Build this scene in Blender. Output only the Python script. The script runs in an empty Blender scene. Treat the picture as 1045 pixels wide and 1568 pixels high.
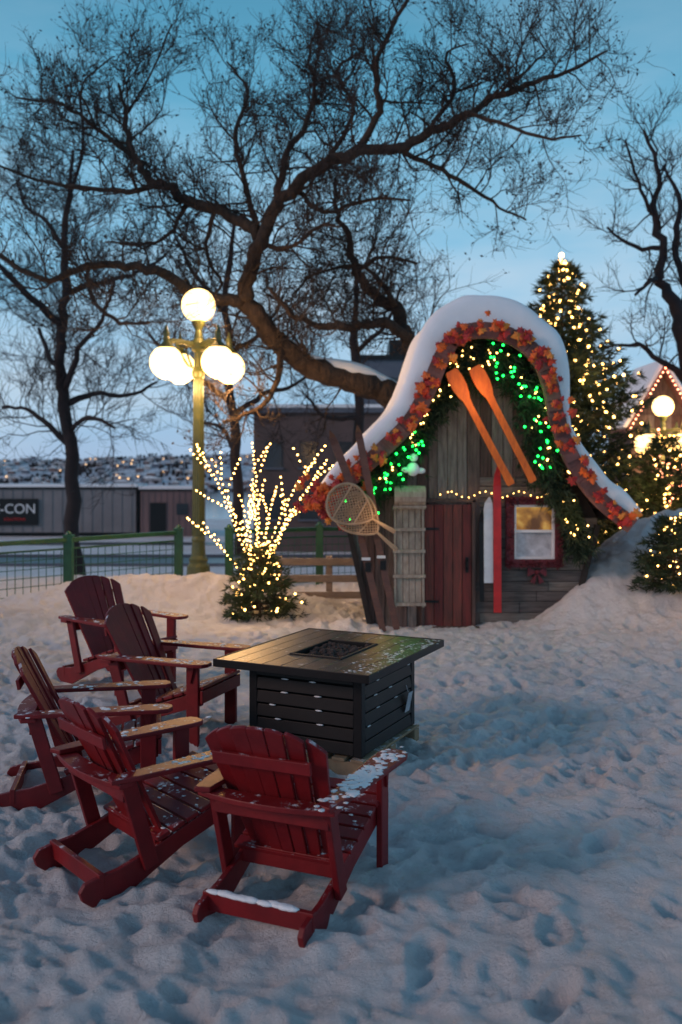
import bpy, math, random
import numpy as np
from mathutils import Vector, Matrix
R = random.Random(7)
sc = bpy.context.scene

# ------------------------------------------------------------------ materials
def new_mat(name):
    m = bpy.data.materials.new(name); m.use_nodes = True
    nt = m.node_tree; b = nt.nodes["Principled BSDF"]
    return m, nt, b
def N(nt, t, **kw):
    n = nt.nodes.new(t)
    for k, v in kw.items(): setattr(n, k, v)
    return n
def ramp(nt, stops, interp='LINEAR'):
    r = N(nt, 'ShaderNodeValToRGB'); cr = r.color_ramp; cr.interpolation = interp
    while len(cr.elements) > 1: cr.elements.remove(cr.elements[-1])
    cr.elements[0].position = stops[0][0]; cr.elements[0].color = (*stops[0][1], 1)
    for p, c in stops[1:]:
        e = cr.elements.new(p); e.color = (*c, 1)
    return r
def g(v): return (v, v, v)
def coords(nt, scale=(1,1,1), kind='Object'):
    tc = N(nt, 'ShaderNodeTexCoord'); mp = N(nt, 'ShaderNodeMapping')
    mp.inputs['Scale'].default_value = scale
    nt.links.new(tc.outputs[kind], mp.inputs[0]); return mp.outputs[0]
def noise(nt, vec, scale, detail=4, rough=.55):
    n = N(nt, 'ShaderNodeTexNoise'); n.inputs['Scale'].default_value = scale
    n.inputs['Detail'].default_value = detail; n.inputs['Roughness'].default_value = rough
    nt.links.new(vec, n.inputs['Vector']); return n.outputs['Fac']
def mixc(nt, fac, a, b):
    m = N(nt, 'ShaderNodeMix'); m.data_type = 'RGBA'
    L = nt.links
    if not isinstance(fac, (int, float)): L.new(fac, m.inputs[0])
    else: m.inputs[0].default_value = fac
    for s, v in ((6, a), (7, b)):
        if isinstance(v, tuple): m.inputs[s].default_value = (*v, 1)
        else: L.new(v, m.inputs[s])
    return m.outputs[2]
def math_(nt, op, a, b=None):
    m = N(nt, 'ShaderNodeMath', operation=op)
    for i, v in enumerate((a, b)):
        if v is None: continue
        if isinstance(v, (int, float)): m.inputs[i].default_value = v
        else: nt.links.new(v, m.inputs[i])
    return m.outputs[0]
def bump(nt, b, h, strength=.4, dist=.02):
    bp = N(nt, 'ShaderNodeBump'); bp.inputs['Strength'].default_value = strength
    bp.inputs['Distance'].default_value = dist
    nt.links.new(h, bp.inputs['Height']); nt.links.new(bp.outputs[0], b.inputs['Normal'])
def upmask(nt, lo=.55, hi=.85):
    ge = N(nt, 'ShaderNodeNewGeometry'); s = N(nt, 'ShaderNodeSeparateXYZ')
    nt.links.new(ge.outputs['Normal'], s.inputs[0])
    mr = N(nt, 'ShaderNodeMapRange'); mr.inputs[1].default_value = lo; mr.inputs[2].default_value = hi
    nt.links.new(s.outputs[2], mr.inputs[0]); return mr.outputs[0]
def surf(name, c1, c2=None, scale=6, rough=.7, stretch=(1,1,1), bmp=.3, bscale=None, snow=0, snow_scale=7, metallic=0, spec=.5, dist=.01):
    m, nt, b = new_mat(name); L = nt.links
    c2 = c2 or tuple(v*.6 for v in c1)
    v = coords(nt, stretch)
    n = noise(nt, v, scale, 5, .65)
    r = ramp(nt, [(.3, c1), (.7, c2)]); L.new(n, r.inputs[0])
    col = r.outputs[0]
    if snow:
        n2 = noise(nt, coords(nt), snow_scale, 7, .75)
        t = .62 - .3*snow
        r2 = ramp(nt, [(t, g(0)), (t+.08, g(1))]); L.new(n2, r2.inputs[0])
        f = math_(nt, 'MULTIPLY', r2.outputs[0], upmask(nt))
        col = mixc(nt, f, col, (.72, .73, .78))
        mm = N(nt, 'ShaderNodeMapRange'); mm.inputs[3].default_value = rough; mm.inputs[4].default_value = .8
        L.new(f, mm.inputs[0]); L.new(mm.outputs[0], b.inputs['Roughness'])
    else: b.inputs['Roughness'].default_value = rough
    L.new(col, b.inputs['Base Color'])
    b.inputs['Metallic'].default_value = metallic
    b.inputs['Specular IOR Level'].default_value = spec
    if bmp: bump(nt, b, noise(nt, v, bscale or scale*3, 4, .6), bmp, dist)
    return m
def emis(name, c, s, samp=True):
    m, nt, b = new_mat(name)
    b.inputs['Base Color'].default_value = (*c, 1)
    b.inputs['Emission Color'].default_value = (*c, 1)
    b.inputs['Emission Strength'].default_value = s
    if not samp:
        try: m.cycles.emission_sampling = 'NONE'
        except Exception: pass
    return m

def snow_material(name, ground=False):
    m, nt, b = new_mat(name); L = nt.links
    v = coords(nt)
    if ground:
        n = noise(nt, v, .8, 7, .7)
        r = ramp(nt, [(.32, (.76, .71, .70)), (.5, (.83, .81, .815)), (.66, (.87, .875, .90))]); L.new(n, r.inputs[0])
        n3 = noise(nt, v, 4.5, 8, .8)
        r3 = ramp(nt, [(.52, g(0)), (.70, g(.55))]); L.new(n3, r3.inputs[0])
        col = mixc(nt, r3.outputs[0], r.outputs[0], (.52, .43, .39))
    else:
        n = noise(nt, v, .9, 6, .65)
        r = ramp(nt, [(.3, (.80, .80, .82)), (.6, (.88, .89, .92))]); L.new(n, r.inputs[0]); col = r.outputs[0]
    if ground:   # far side of the river: wooded, built-up hillside
        s = N(nt, 'ShaderNodeSeparateXYZ'); L.new(v, s.inputs[0])
        far = math_(nt, 'GREATER_THAN', s.outputs[1], 500.0)
        nf = noise(nt, coords(nt, (1, .25, 3)), .06, 9, .85)
        rf = ramp(nt, [(.40, (.05, .06, .08)), (.52, (.62, .64, .70))]); L.new(nf, rf.inputs[0])
        col = mixc(nt, far, col, rf.outputs[0])
    L.new(col, b.inputs['Base Color'])
    b.inputs['Roughness'].default_value = .6
    b.inputs['Specular IOR Level'].default_value = .3
    a = noise(nt, v, 14, 9, .78); c = noise(nt, v, 55, 4, .7)
    h = math_(nt, 'ADD', a, math_(nt, 'MULTIPLY', c, .3))
    bump(nt, b, h, .8 if ground else .35, .085 if ground else .03)
    return m

M_snowg = snow_material('snow_ground_mat', True)
M_snow = snow_material('snow_mat')
M_red = surf('red_paint', (.22, .010, .014), (.12, .006, .009), 5, .5, (1,1,1), .12, 30, snow=.22, snow_scale=14, spec=.35)
M_redb = surf('red_paint_bare', (.23, .010, .013), (.13, .006, .009), 5, .46, (1,1,1), .10, 30, snow=.16, snow_scale=14, spec=.35)
M_black = surf('black_metal', (.007, .0075, .009), (.012, .012, .013), 8, .42, bmp=.05, spec=.3)
M_top = surf('table_top', (.045, .030, .020), (.018, .014, .012), 10, .28, (1,6,1), .15, snow=.08, snow_scale=14, spec=.4)
M_pallet = surf('pallet_wood', (.32, .22, .13), (.2, .14, .09), 8, .8, snow=.3)
M_rock = surf('lava_rock', (.07, .04, .032), (.03, .02, .017), 12, .9, bmp=.6)
M_bark = surf('bark', (.07, .043, .030), (.020, .013, .011), 9, .9, (1,1,.4), 1, 14, dist=.06)
M_twig = surf('twig', (.030, .019, .016), (.018, .012, .011), 4, .9, bmp=0)
M_barkf = surf('bark_far', (.025, .019, .022), (.016, .013, .015), 4, .9, bmp=0)
M_needle = surf('needles', (.024, .052, .020), (.010, .024, .012), 3, .7, bmp=0)
M_wallw = [surf('weathered_plank_%d' % i, c1, c2, 4, .85, (6,6,.7), .9, 9, dist=.014) for i, (c1, c2) in enumerate([
    ((.21,.14,.12),(.07,.045,.038)), ((.15,.11,.10),(.05,.038,.034)), ((.27,.19,.16),(.09,.065,.053)), ((.15,.085,.07),(.05,.03,.026)), ((.31,.25,.22),(.11,.085,.075))])]
M_wallh = [surf('weathered_siding_%d' % i, c1, c2, 4, .85, (.7,6,8), .9, 9, dist=.014) for i, (c1, c2) in enumerate([
    ((.20,.165,.15),(.07,.057,.05)), ((.15,.125,.118),(.055,.044,.041)), ((.25,.21,.185),(.10,.08,.068))])]
M_door = [surf('door_wood_%d' % i, c1, c2, 4, .75, (7,7,.7), .9, 9, dist=.014) for i, (c1, c2) in enumerate([((.30,.06,.045),(.10,.04,.03)), ((.25,.035,.03),(.09,.025,.022)), ((.25,.10,.08),(.10,.05,.04))])]
M_barge = surf('barge_board', (.24, .11, .10), (.11, .05, .045), 5, .8, bmp=.5)
M_shing = surf('roof_shingle', (.09, .05, .045), (.04, .03, .028), 6, .85, bmp=.6)
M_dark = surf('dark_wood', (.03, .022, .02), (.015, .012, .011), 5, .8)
M_orange = surf('orange_paint', (.92, .20, .015), (.62, .11, .012), 6, .45, (3,3,1), .1)
M_white = surf('white_paint', (.82, .82, .83), (.64, .64, .66), 6, .5, bmp=.05)
M_skir = surf('red_ski_paint', (.66, .02, .02), (.4, .015, .015), 6, .4, bmp=.05)
M_skib = surf('brown_ski', (.17, .065, .04), (.08, .032, .024), 6, .5, (1,1,3), .1)
M_tobog = surf('toboggan_wood', (.46, .38, .30), (.24, .18, .14), 6, .7, (3,3,1), .3)
M_raw = surf('rawhide', (.40, .29, .19), (.25, .17, .11), 6, .6, bmp=.1)
M_maroon = surf('maroon_trim', (.17, .012, .024), (.06, .008, .013), 12, .6, bmp=.6)
M_leaves = [surf('leaf_%d' % i, c, tuple(v*.65 for v in c), 20, .6, bmp=0) for i, c in enumerate([
    (.85,.15,.02), (.70,.06,.02), (.40,.018,.02), (.85,.28,.04), (.55,.035,.03)])]
M_green = surf('green_metal', (.018, .10, .045), (.012, .06, .03), 7, .4, bmp=.08)
M_lampg = surf('lamp_green', (.085, .10, .03), (.05, .065, .022), 7, .4, bmp=.08)
M_fw = surf('fence_wood', (.28, .22, .17), (.17, .13, .10), 6, .8, (1,1,4), .3, snow=.5)
M_road = surf('asphalt', (.055, .057, .062), (.035, .037, .042), 1.5, .35, bmp=.2)
M_trail = surf('trailer_panel', (.22, .21, .22), (.16, .15, .16), .6, .6, bmp=.05)
M_shed = surf('shed_panel', (.22, .13, .13), (.14, .10, .10), .6, .7, bmp=.1)
M_brick = surf('brown_brick', (.13, .085, .08), (.085, .06, .056), 1.2, .85, bmp=.3)
M_slate = surf('slate_cladding', (.11, .12, .15), (.08, .09, .12), 1, .6, bmp=.1)
M_winb = surf('dark_glass', (.02, .025, .03), (.03, .04, .05), 2, .15, bmp=0)
M_globe = emis('lamp_globe', (1, .66, .26), 3.6)
M_globe2 = emis('far_lamp_globe', (1, .66, .26), 3.6)
M_bulb = emis('warm_bulb', (1, .52, .13), 16, False)
M_bulbg = emis('green_bulb', (.01, 1, .09), 8, False)
M_bulbp = emis('pink_bulb', (1, .34, .17), 12, False)
M_far = emis('distant_window', (1, .6, .28), 3.5, False)
M_curt = surf('lace_curtain', (.62, .64, .70), (.28, .28, .31), 7, .9, bmp=0)
M_amber, nt_, b_ = new_mat('lit_window')
n_ = noise(nt_, coords(nt_), 4.5, 3, .5); r_ = ramp(nt_, [(.38, (.10,.035,.006)), (.52, (.45,.20,.03)), (.66, (.85,.52,.12))]); nt_.links.new(n_, r_.inputs[0])
nt_.links.new(r_.outputs[0], b_.inputs['Emission Color']); b_.inputs['Emission Strength'].default_value = .6; b_.inputs['Base Color'].default_value = (.05,.03,.02,1); b_.inputs['Roughness'].default_value = .2

# ------------------------------------------------------------------ mesh builder
class MB:
    def __init__(s): s.v = []; s.f = []; s.m = []
    def add(s, vs, fs, mi=0):
        o = len(s.v); s.v.extend([tuple(p) for p in vs])
        for f in fs: s.f.append(tuple(i+o for i in f)); s.m.append(mi)
    def box(s, c, d, mi=0, M=None):
        x, y, z = d[0]/2, d[1]/2, d[2]/2; c = Vector(c)
        vs = [Vector((a*x, b*y, e*z)) for e in (-1,1) for b in (-1,1) for a in (-1,1)]
        if M is not None: vs = [M @ p for p in vs]
        s.add([p + c for p in vs], [(0,2,3,1),(4,5,7,6),(0,1,5,4),(2,6,7,3),(0,4,6,2),(1,3,7,5)], mi)
    def beam(s, p0, p1, w, t, up=(0,0,1), mi=0, w1=None):
        p0 = Vector(p0); p1 = Vector(p1); d = (p1-p0).normalized(); up = Vector(up)
        a = d.cross(up).normalized(); n = a.cross(d).normalized(); w1 = w if w1 is None else w1
        vs = [p0+a*(-w/2)+n*(-t/2), p0+a*(w/2)+n*(-t/2), p0+a*(w/2)+n*(t/2), p0+a*(-w/2)+n*(t/2),
              p1+a*(-w1/2)+n*(-t/2), p1+a*(w1/2)+n*(-t/2), p1+a*(w1/2)+n*(t/2), p1+a*(-w1/2)+n*(t/2)]
        s.add(vs, [(0,1,2,3),(7,6,5,4),(0,4,5,1),(1,5,6,2),(2,6,7,3),(3,7,4,0)], mi)
    def prism(s, pts, ext, mi=0):
        n = len(pts); e = Vector(ext); a = [Vector(p) for p in pts]
        s.add(a + [p+e for p in a], [tuple(range(n))[::-1], tuple(range(n, 2*n))] + [(i, (i+1) % n, (i+1) % n+n, i+n) for i in range(n)], mi)
    def tube(s, pts, rs, n=6, mi=0, cap=True):
        P = [Vector(p) for p in pts]; k = len(P)
        if isinstance(rs, (int, float)): rs = [rs]*k
        vs = []; a = None
        for i in range(k):
            d = (P[min(i+1, k-1)] - P[max(i-1, 0)])
            if d.length < 1e-9: d = Vector((0,0,1))
            d.normalize()
            if a is None:
                a = d.cross(Vector((.3,.9,.2)))
                if a.length < .01: a = d.cross(Vector((1,0,0)))
            else: a = a - d*a.dot(d)
            a.normalize(); b = d.cross(a)
            for j in range(n):
                t = 2*math.pi*j/n
                vs.append(P[i] + (a*math.cos(t) + b*math.sin(t))*rs[i])
        fs = [(i*n+j, i*n+(j+1) % n, (i+1)*n+(j+1) % n, (i+1)*n+j) for i in range(k-1) for j in range(n)]
        if cap and n > 3: fs += [tuple(range(n))[::-1], tuple(range((k-1)*n, k*n))]
        s.add(vs, fs, mi)
    def twig(s, P, r0, r1):
        o = len(s.v); n = len(P)-1
        d = P[-1]-P[0]; a = d.cross(Vector((.3,.9,.2)))
        if a.length < 1e-6: a = Vector((1,0,0))
        a.normalize(); b = d.cross(a).normalized(); c1 = a; c2 = -a*.5+b*.866; c3 = -a*.5-b*.866
        for i, p in enumerate(P):
            r = r0+(r1-r0)*i/n
            for c in (c1, c2, c3): s.v.append((p.x+c.x*r, p.y+c.y*r, p.z+c.z*r))
        for i in range(n):
            q = o+i*3
            s.f += [(q,q+1,q+4,q+3),(q+1,q+2,q+5,q+4),(q+2,q,q+3,q+5)]; s.m += [0,0,0]
    def lathe(s, c, prof, n=20, mi=0):
        c = Vector(c); k = len(prof)
        vs = [c + Vector((r*math.cos(2*math.pi*j/n), r*math.sin(2*math.pi*j/n), z)) for r, z in prof for j in range(n)]
        fs = [(i*n+j, i*n+(j+1) % n, (i+1)*n+(j+1) % n, (i+1)*n+j) for i in range(k-1) for j in range(n)]
        fs += [tuple(range(n))[::-1], tuple(range((k-1)*n, k*n))]
        s.add(vs, fs, mi)
    def ball(s, c, r, mi=0, seg=6, ring=4, sq=(1,1,1), jit=0):
        c = Vector(c); vs = [c+Vector((0,0,r*sq[2]))]
        for i in range(1, ring):
            ph = math.pi*i/ring
            for j in range(seg):
                th = 2*math.pi*j/seg; q = r*(1+R.uniform(-jit, jit))
                vs.append(c+Vector((q*sq[0]*math.sin(ph)*math.cos(th), q*sq[1]*math.sin(ph)*math.sin(th), q*sq[2]*math.cos(ph))))
        vs.append(c-Vector((0,0,r*sq[2]))); e = len(vs)-1
        fs = [(0, 1+j, 1+(j+1) % seg) for j in range(seg)]
        for i in range(ring-2):
            a = 1+i*seg; fs += [(a+j, a+seg+j, a+seg+(j+1) % seg, a+(j+1) % seg) for j in range(seg)]
        a = 1+(ring-2)*seg; fs += [(a+j, e, a+(j+1) % seg) for j in range(seg)]
        s.add(vs, fs, mi)
    def done(s, name, mats, parent=None, origin=(0,0,0), smooth=False, bevel=0, loc=None):
        me = bpy.data.meshes.new(name)
        o = origin
        vs = [(p[0]-o[0], p[1]-o[1], p[2]-o[2]) for p in s.v] if any(o) else s.v
        me.from_pydata(vs, [], s.f)
        for m in (mats if isinstance(mats, (list, tuple)) else [mats]): me.materials.append(m)
        me.polygons.foreach_set('material_index', s.m)
        if smooth: me.polygons.foreach_set('use_smooth', [True]*len(s.f))
        me.update()
        ob = bpy.data.objects.new(name, me); sc.collection.objects.link(ob)
        if parent: ob.parent = parent
        elif any(o): ob.location = o
        if loc: ob.location = loc
        if bevel:
            md = ob.modifiers.new('bevel', 'BEVEL'); md.width = bevel; md.segments = 2; md.limit_method = 'ANGLE'
        return ob
def empty(name, loc=(0,0,0), rz=0):
    e = bpy.data.objects.new(name, None); sc.collection.objects.link(e)
    e.location = loc; e.rotation_euler = (0,0,rz); e.empty_display_size = .2
    return e
def lamp(name, loc, power, col, parent, rad=.08):
    l = bpy.data.lights.new(name, 'POINT'); l.energy = power; l.color = col; l.shadow_soft_size = rad
    l.specular_factor = .4
    o = bpy.data.objects.new(name, l); sc.collection.objects.link(o); o.parent = parent; o.location = loc
    return o
WARM = (1, .55, .21)

# ------------------------------------------------------------------ terrain
def vn(x, y, s, seed):
    x = x/s; y = y/s; xi = np.floor(x); yi = np.floor(y); fx = x-xi; fy = y-yi
    fx = fx*fx*(3-2*fx); fy = fy*fy*(3-2*fy)
    def h(a, b):
        t = np.sin(a*127.1+b*311.7+seed*74.7)*43758.5453; return t-np.floor(t)
    return (h(xi,yi)*(1-fx)+h(xi+1,yi)*fx)*(1-fy)+(h(xi,yi+1)*(1-fx)+h(xi+1,yi+1)*fx)*fy - .5
def sstep(a, b, t):
    t = np.clip((t-a)/(b-a), 0, 1); return t*t*(3-2*t)
rs = np.random.RandomState(3)
prints = [(rs.uniform(-3.8,4.8), rs.uniform(2.9,11.5), rs.uniform(0,3.14), rs.uniform(.014,.044)) for _ in range(620)]
def height(x, y):
    x = np.asarray(x, float); y = np.asarray(y, float)
    near = 1-sstep(16, 22, y)
    z = -2.0*sstep(17, 29, y)
    z = z - 20*sstep(80, 125, y) + 26*sstep(950, 1250, y) + 18*sstep(1250, 1700, y)
    xr_ = x*.8+y*.6; yr_ = -x*.6+y*.8
    rough = .6+.9*(vn(x,y,1.4,31)+.5)
    z = z + near*(vn(x,y,1.3,1)*.06 + rough*(vn(xr_,yr_,.5,2)*.04 + (.25-np.abs(vn(xr_+9,yr_,.24,3)))*.062 + vn(x,yr_,.13,4)*.050 + (.25-np.abs(vn(xr_,y,.09,7)))*.060 + vn(x,xr_,.055,9)*.028))
    z = z + sstep(950, 1100, y)*(vn(x,y,160,5)*22 + vn(x,y,60,6)*8)
    def gb(cx, cy, sx, sy, h): return h*np.exp(-((x-cx)/sx)**2-((y-cy)/sy)**2)
    z = z + gb(4.8,13.5,1.5,1.5,1.15) + gb(3.35,12.2,.5,.5,.3) + gb(7.0,14.0,2.1,1.6,.75) + gb(4.0,12.4,.9,.8,.22) + gb(5.0,11.6,1.8,1.6,.22)
    z = z + gb(1.85,2.8,.8,.6,.2)
    z = z + gb(-3.3,13.4,1.5,.7,.42) + gb(-5.2,11.4,1.6,1.0,.34) + gb(-1.7,13.7,1.2,.6,.34) + gb(-.4,13.1,.9,.5,.16) + gb(-3.9,12.6,1.0,.7,.12)
    z = z + gb(.1,12.0,.4,.25,.12) + gb(3.0,11.85,.4,.25,.14)
    for a, b, t, d in prints:
        m = (np.abs(x-a) < .5) & (np.abs(y-b) < .5)
        if not m.any(): continue
        dx = x[m]-a; dy = y[m]-b; u = dx*math.cos(t)+dy*math.sin(t); v = -dx*math.sin(t)+dy*math.cos(t)
        q = (u/.14)**2+(v/.06)**2
        z[m] += -d*np.exp(-q**3*.7) + d*.5*np.exp(-(np.sqrt(q)-1.4)**2*9)
    return z
def axis(lo, hi, step, far0, far1):
    a = list(np.arange(lo, hi, step)); s = step; p = a[-1]
    while p < far1: s *= 1.13; p += s; a.append(p)
    s = step; p = a[0]; pre = []
    while p > far0: s *= 1.13; p -= s; pre.append(p)
    return np.array(pre[::-1]+a)
xs = axis(-5.2, 5.8, .024, -3500, 3500); ys = np.concatenate([np.arange(2.9, 8, .022), axis(8, 14.6, .034, 7.99, 6000)[1:], axis(2.9, 3, .05, -60, 3)[:-3]])
ys = np.unique(np.concatenate([ys, np.arange(940, 1750, 18.)])); xs = np.unique(np.concatenate([xs, np.arange(-1000, 900, 22.)]))
X, Y = np.meshgrid(xs, ys); Z = height(X, Y)
nx, ny = len(xs), len(ys)
me = bpy.data.meshes.new('snow_ground'); me.vertices.add(nx*ny)
me.vertices.foreach_set('co', np.stack([X, Y, Z], -1).ravel())
ii, jj = np.meshgrid(np.arange(nx-1), np.arange(ny-1)); q = (jj*nx+ii).ravel()
F = np.stack([q, q+1, q+nx+1, q+nx], -1)
me.loops.add(F.size); me.loops.foreach_set('vertex_index', F.ravel())
me.polygons.add(len(F)); me.polygons.foreach_set('loop_start', np.arange(len(F))*4)
me.polygons.foreach_set('use_smooth', np.ones(len(F), bool)); me.update()
me.materials.append(M_snowg)
ground = bpy.data.objects.new('snow_ground', me); sc.collection.objects.link(ground)
def gz(x, y): return float(height(np.array([float(x)]), np.array([float(y)]))[0])

b = MB(); b.add([(-3400,120,-19.5),(3400,120,-19.5),(3400,1100,-19.5),(-3400,1100,-19.5)], [(0,1,2,3)])
b.done('river_water', surf('water', (.03,.05,.07), (.05,.07,.09), .05, .12, bmp=.3, bscale=.4))
for nm, y0, y1 in (('road', 29.6, 34.6), ('road', 39.2, 43.2), ('road', 50.2, 52.2)):
    b = MB(); b.add([(-60,y0,-1.985),(25,y0,-1.985),(25,y1,-1.985),(-60,y1,-1.985)], [(0,1,2,3)])
    if y0 > 39 and y0 < 40:
        b.box((-17.5, 39.1, -1.95), (85, .2, .14), 1); b.box((-17.5, 43.3, -1.95), (85, .2, .14), 1)
    b.done(nm, [M_road, M_slate])

# ------------------------------------------------------------------ adirondack chairs
def make_chair(x, y, fx, fy, mat, k, scl=1, dz=0):
    e = empty('adirondack_chair' if k == 0 else 'adirondack_chair.%03d' % k, (x, y, dz-.005), math.atan2(-fx, fy)); e.scale = (scl,)*3
    prof = [(.39,.385),(.39,.27),(.0,.145),(-.26,.02),(-.34,-.02),(-.50,-.02),(-.55,.02),(-.565,.065),(-.54,.10),(-.46,.115),(-.36,.125),(-.2,.17),(.1,.275)]
    b = MB()
    for sx in (-1, 1): b.prism([(sx*.262-.015, p, q) for p, q in prof], (.03,0,0))
    b.done('side_rails', mat, e, bevel=.005)
    b = MB()
    for sx in (-1, 1):
        b.box((sx*.295, .33, .265), (.032, .095, .585))
        b.beam((sx*.295,-.20,.10), (sx*.295,-.335,.56), .032, .08, (0,1,0))
        b.prism([(sx*.315+(-.012), .36, .557), (sx*.315+(-.012), .30, .557), (sx*.315+(-.012), .325, .43)], (.024,0,0))
    b.done('legs', mat, e, bevel=.005)
    b = MB()
    for sx in (-1, 1):
        o = [(-.045,-.42),(.03,-.44),(.055,-.30),(.07,0),(.085,.25),(.09,.39),(.075,.45),(.03,.475),(-.03,.475),(-.06,.45),(-.07,.39),(-.065,.1),(-.05,-.2)]
        pts = [(sx*(.315+u), v, .56) for u, v in o]
        if sx < 0: pts = pts[::-1]
        b.prism(pts, (0,0,.026))
    b.done('armrests', mat, e, bevel=.006)
    b = MB()
    for i in range(7):
        t = i/6; yy = .375-t*.50; zz = .392-t*.165
        b.box((0, yy, zz), (.585, .074, .022), M=Matrix.Rotation(math.radians(18), 3, 'X'))
    b.box((0,.398,.335), (.60,.022,.09))
    b.done('seat_slats', mat, e, bevel=.004)
    b = MB(); tilt = math.radians(27); ux = Vector((0,-math.sin(tilt),math.cos(tilt))); nn = Vector((0,math.cos(tilt),math.sin(tilt)))
    base = Vector((0,-.115,.20))
    def Lf(xx): return .80 - .15*(abs(xx)/.33)**2.2
    for i in range(-3, 4):
        xb0, xb1 = i*.064-.0295, i*.064+.0295; xt0, xt1 = i*.089-.0430, i*.089+.0430
        off = nn*(.0042*i*i)
        o = [base+Vector((xb0,0,0)), base+Vector((xb1,0,0))]
        for q in range(5):
            xx = xt1+(xt0-xt1)*q/4; edge = -.003 if q in (0,4) else 0
            o.append(base+Vector((xx,0,0))+ux*(Lf(xx)+edge))
        b.prism([p+off for p in o], nn*-.020)
    b.done('back_slats', mat, e, bevel=.003)
    b = MB()
    pts = []
    for q in range(9):
        xx = -.35+.70*q/8; c = .05*(1-(xx/.35)**2)
        pts.append((xx, c))
    yb = -.345
    poly = [(x_, yb-.055-c*1.1, .533) for x_, c in pts] + [(x_, yb+.03-c*.5, .533) for x_, c in pts[::-1]]
    b.prism(poly, (0,0,.026))
    b.beam((-.30,yb-.0,.49), (.30,yb-.0,.49), .024, .08, (0,0,1))
    b.box((0,-.455,.085), (.56,.03,.085))
    b.box((0,-.14,.19), (.50,.03,.09))
    b.beam(base+ux*.62+nn*-.034+Vector((-.25,0,0)), base+ux*.62+nn*-.034+Vector((.25,0,0)), .02, .06, (0,-.2,1))
    b.done('cross_braces', mat, e, bevel=.004)
    b = MB()
    if k == 0:
        for q in range(40): b.ball((R.uniform(-.25,.18), -.460+R.uniform(-.006,.008), .128), R.uniform(.013,.028), 0, 12, 7, (1.9,.75,.5), .08)
        for q in range(120): b.ball((.32+R.uniform(-.055,.065), R.gauss(-.02,.2), .586), R.uniform(.004,.013), 0, 7, 4, (2,2,.3), .35)
    for q in range(30):
        sx = R.choice((-1,1)); b.ball((sx*.32+R.gauss(0,.03), R.gauss(.05,.25), .586), R.uniform(.004,.012), 0, 6, 4, (2,2,.3), .35)
    for q in range(26):
        t = R.random(); b.ball((R.uniform(-.26,.26), .375-t*.50, .405-t*.165), R.uniform(.004,.010), 0, 6, 4, (1.7,1.3,.35), .25)
    b.done('snow_dusting', M_snow, e, smooth=True)
    return e
chairs = [(-.19,4.50,.40,.92,M_redb,1,.01), (-.98,4.86,.75,.66,M_redb,1,.01), (-1.58,5.87,.97,.2,M_red,1.02,.01), (-1.32,7.2,.94,-.34,M_red,1.05,.03), (-2.08,8.65,.8,-.6,M_redb,1.06,.07)]
for k, c in enumerate(chairs): make_chair(*c[:5], k, c[5], c[6])

# ------------------------------------------------------------------ fire pit table
T = empty('fire_pit_table', (-.046, 6.73, 0), math.atan2(-.444, .896))
tw, tl, bw, bl = 1.17, 1.38, .88, .95
b = MB()
ow, ol = .42, .62
zt = .725
for sx in (-1, 1):
    for q in range(3):
        w = (tw-ow)/2/3; b.box((sx*(ow/2+w*(q+.5)), 0, zt), (w-.004, tl, .035))
for sy in (-1, 1):
    for q in range(3):
        w = ow/3; b.box((-ow/2+w*(q+.5), sy*(ol/2+(tl-ol)/4), zt), (w-.004, (tl-ol)/2-.004, .035))
b.done('table_top', M_top, T, bevel=.003)
b = MB()
for sx in (-1, 1):
    b.box((sx*(tw/2+.006), 0, zt-.006), (.012, tl+.024, .055)); b.box((0, sx*(tl/2+.006), zt-.006), (tw, .012, .055))
    b.box((sx*(ow/2-.012), 0, zt+.004), (.022, ol-.004, .045)); b.box((0, sx*(ol/2-.012), zt+.004), (ow-.05, .022, .045))
b.box((0,0,.69), (ow-.03, ol-.03, .02))
z0, z1 = .13, .70
for sx in (-1, 1):
    for sy in (-1, 1): b.box((sx*(bw/2-.03), sy*(bl/2-.03), (z0+z1)/2), (.062, .062, z1-z0))
b.box((0,0,(z0+z1)/2), (bw-.12, bl-.12, z1-z0-.02))
ns = 6; pitch = (z1-z0)/ns
for i in range(ns):
    zz = z0+pitch*(i+.5)
    for sg in (-1, 1):
        b.box((0, sg*(bl/2-.012), zz), (bw-.125, .02, pitch-.014), M=Matrix.Rotation(sg*math.radians(7), 3, 'X'))
        b.box((sg*(bw/2-.012), 0, zz), (.02, bl-.125, pitch-.014), M=Matrix.Rotation(-sg*math.radians(7), 3, 'Y'))
b.done('slatted_body', M_black, T, bevel=.003)
b = MB()
for i in range(2, ns):
    zz = z0+pitch*i
    for u in (-.2, .12):
        b.ball((u+R.uniform(-.05,.05), -bl/2-.004, zz), .011, 0, 8, 5, (2.6,.6,.5), .2)
        u = R.uniform(-.36,.36); b.ball((bw/2+.002, u, zz), .010, 0, 8, 5, (.6,2.8,.4), .2)
for q in range(230):
    b.ball((.59-abs(R.gauss(0,.13)), R.uniform(-.68,.66), zt+.0165), R.uniform(.002,.008), 0, 7, 4, (2.2,1.8,.3), .35)
b.done('snow_dusting', M_snow, T, smooth=True)
b = MB()
for q in range(150):
    b.ball((R.uniform(-ow/2+.05, ow/2-.05), R.uniform(-ol/2+.05, ol/2-.05), .715+R.uniform(-.01,.018)), R.uniform(.018,.03), 0, 7, 5, (1,1,.8), .25)
b.done('lava_rocks', M_rock, T)
b = MB()
for q in range(7): b.box((-.42+.14*q, 0, .115), (.095, 1.02, .02))
for q in (-1,0,1): b.box((0, q*.45, .055), (.94, .09, .095))
b.done('pallet', M_pallet, T, bevel=.003)
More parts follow.
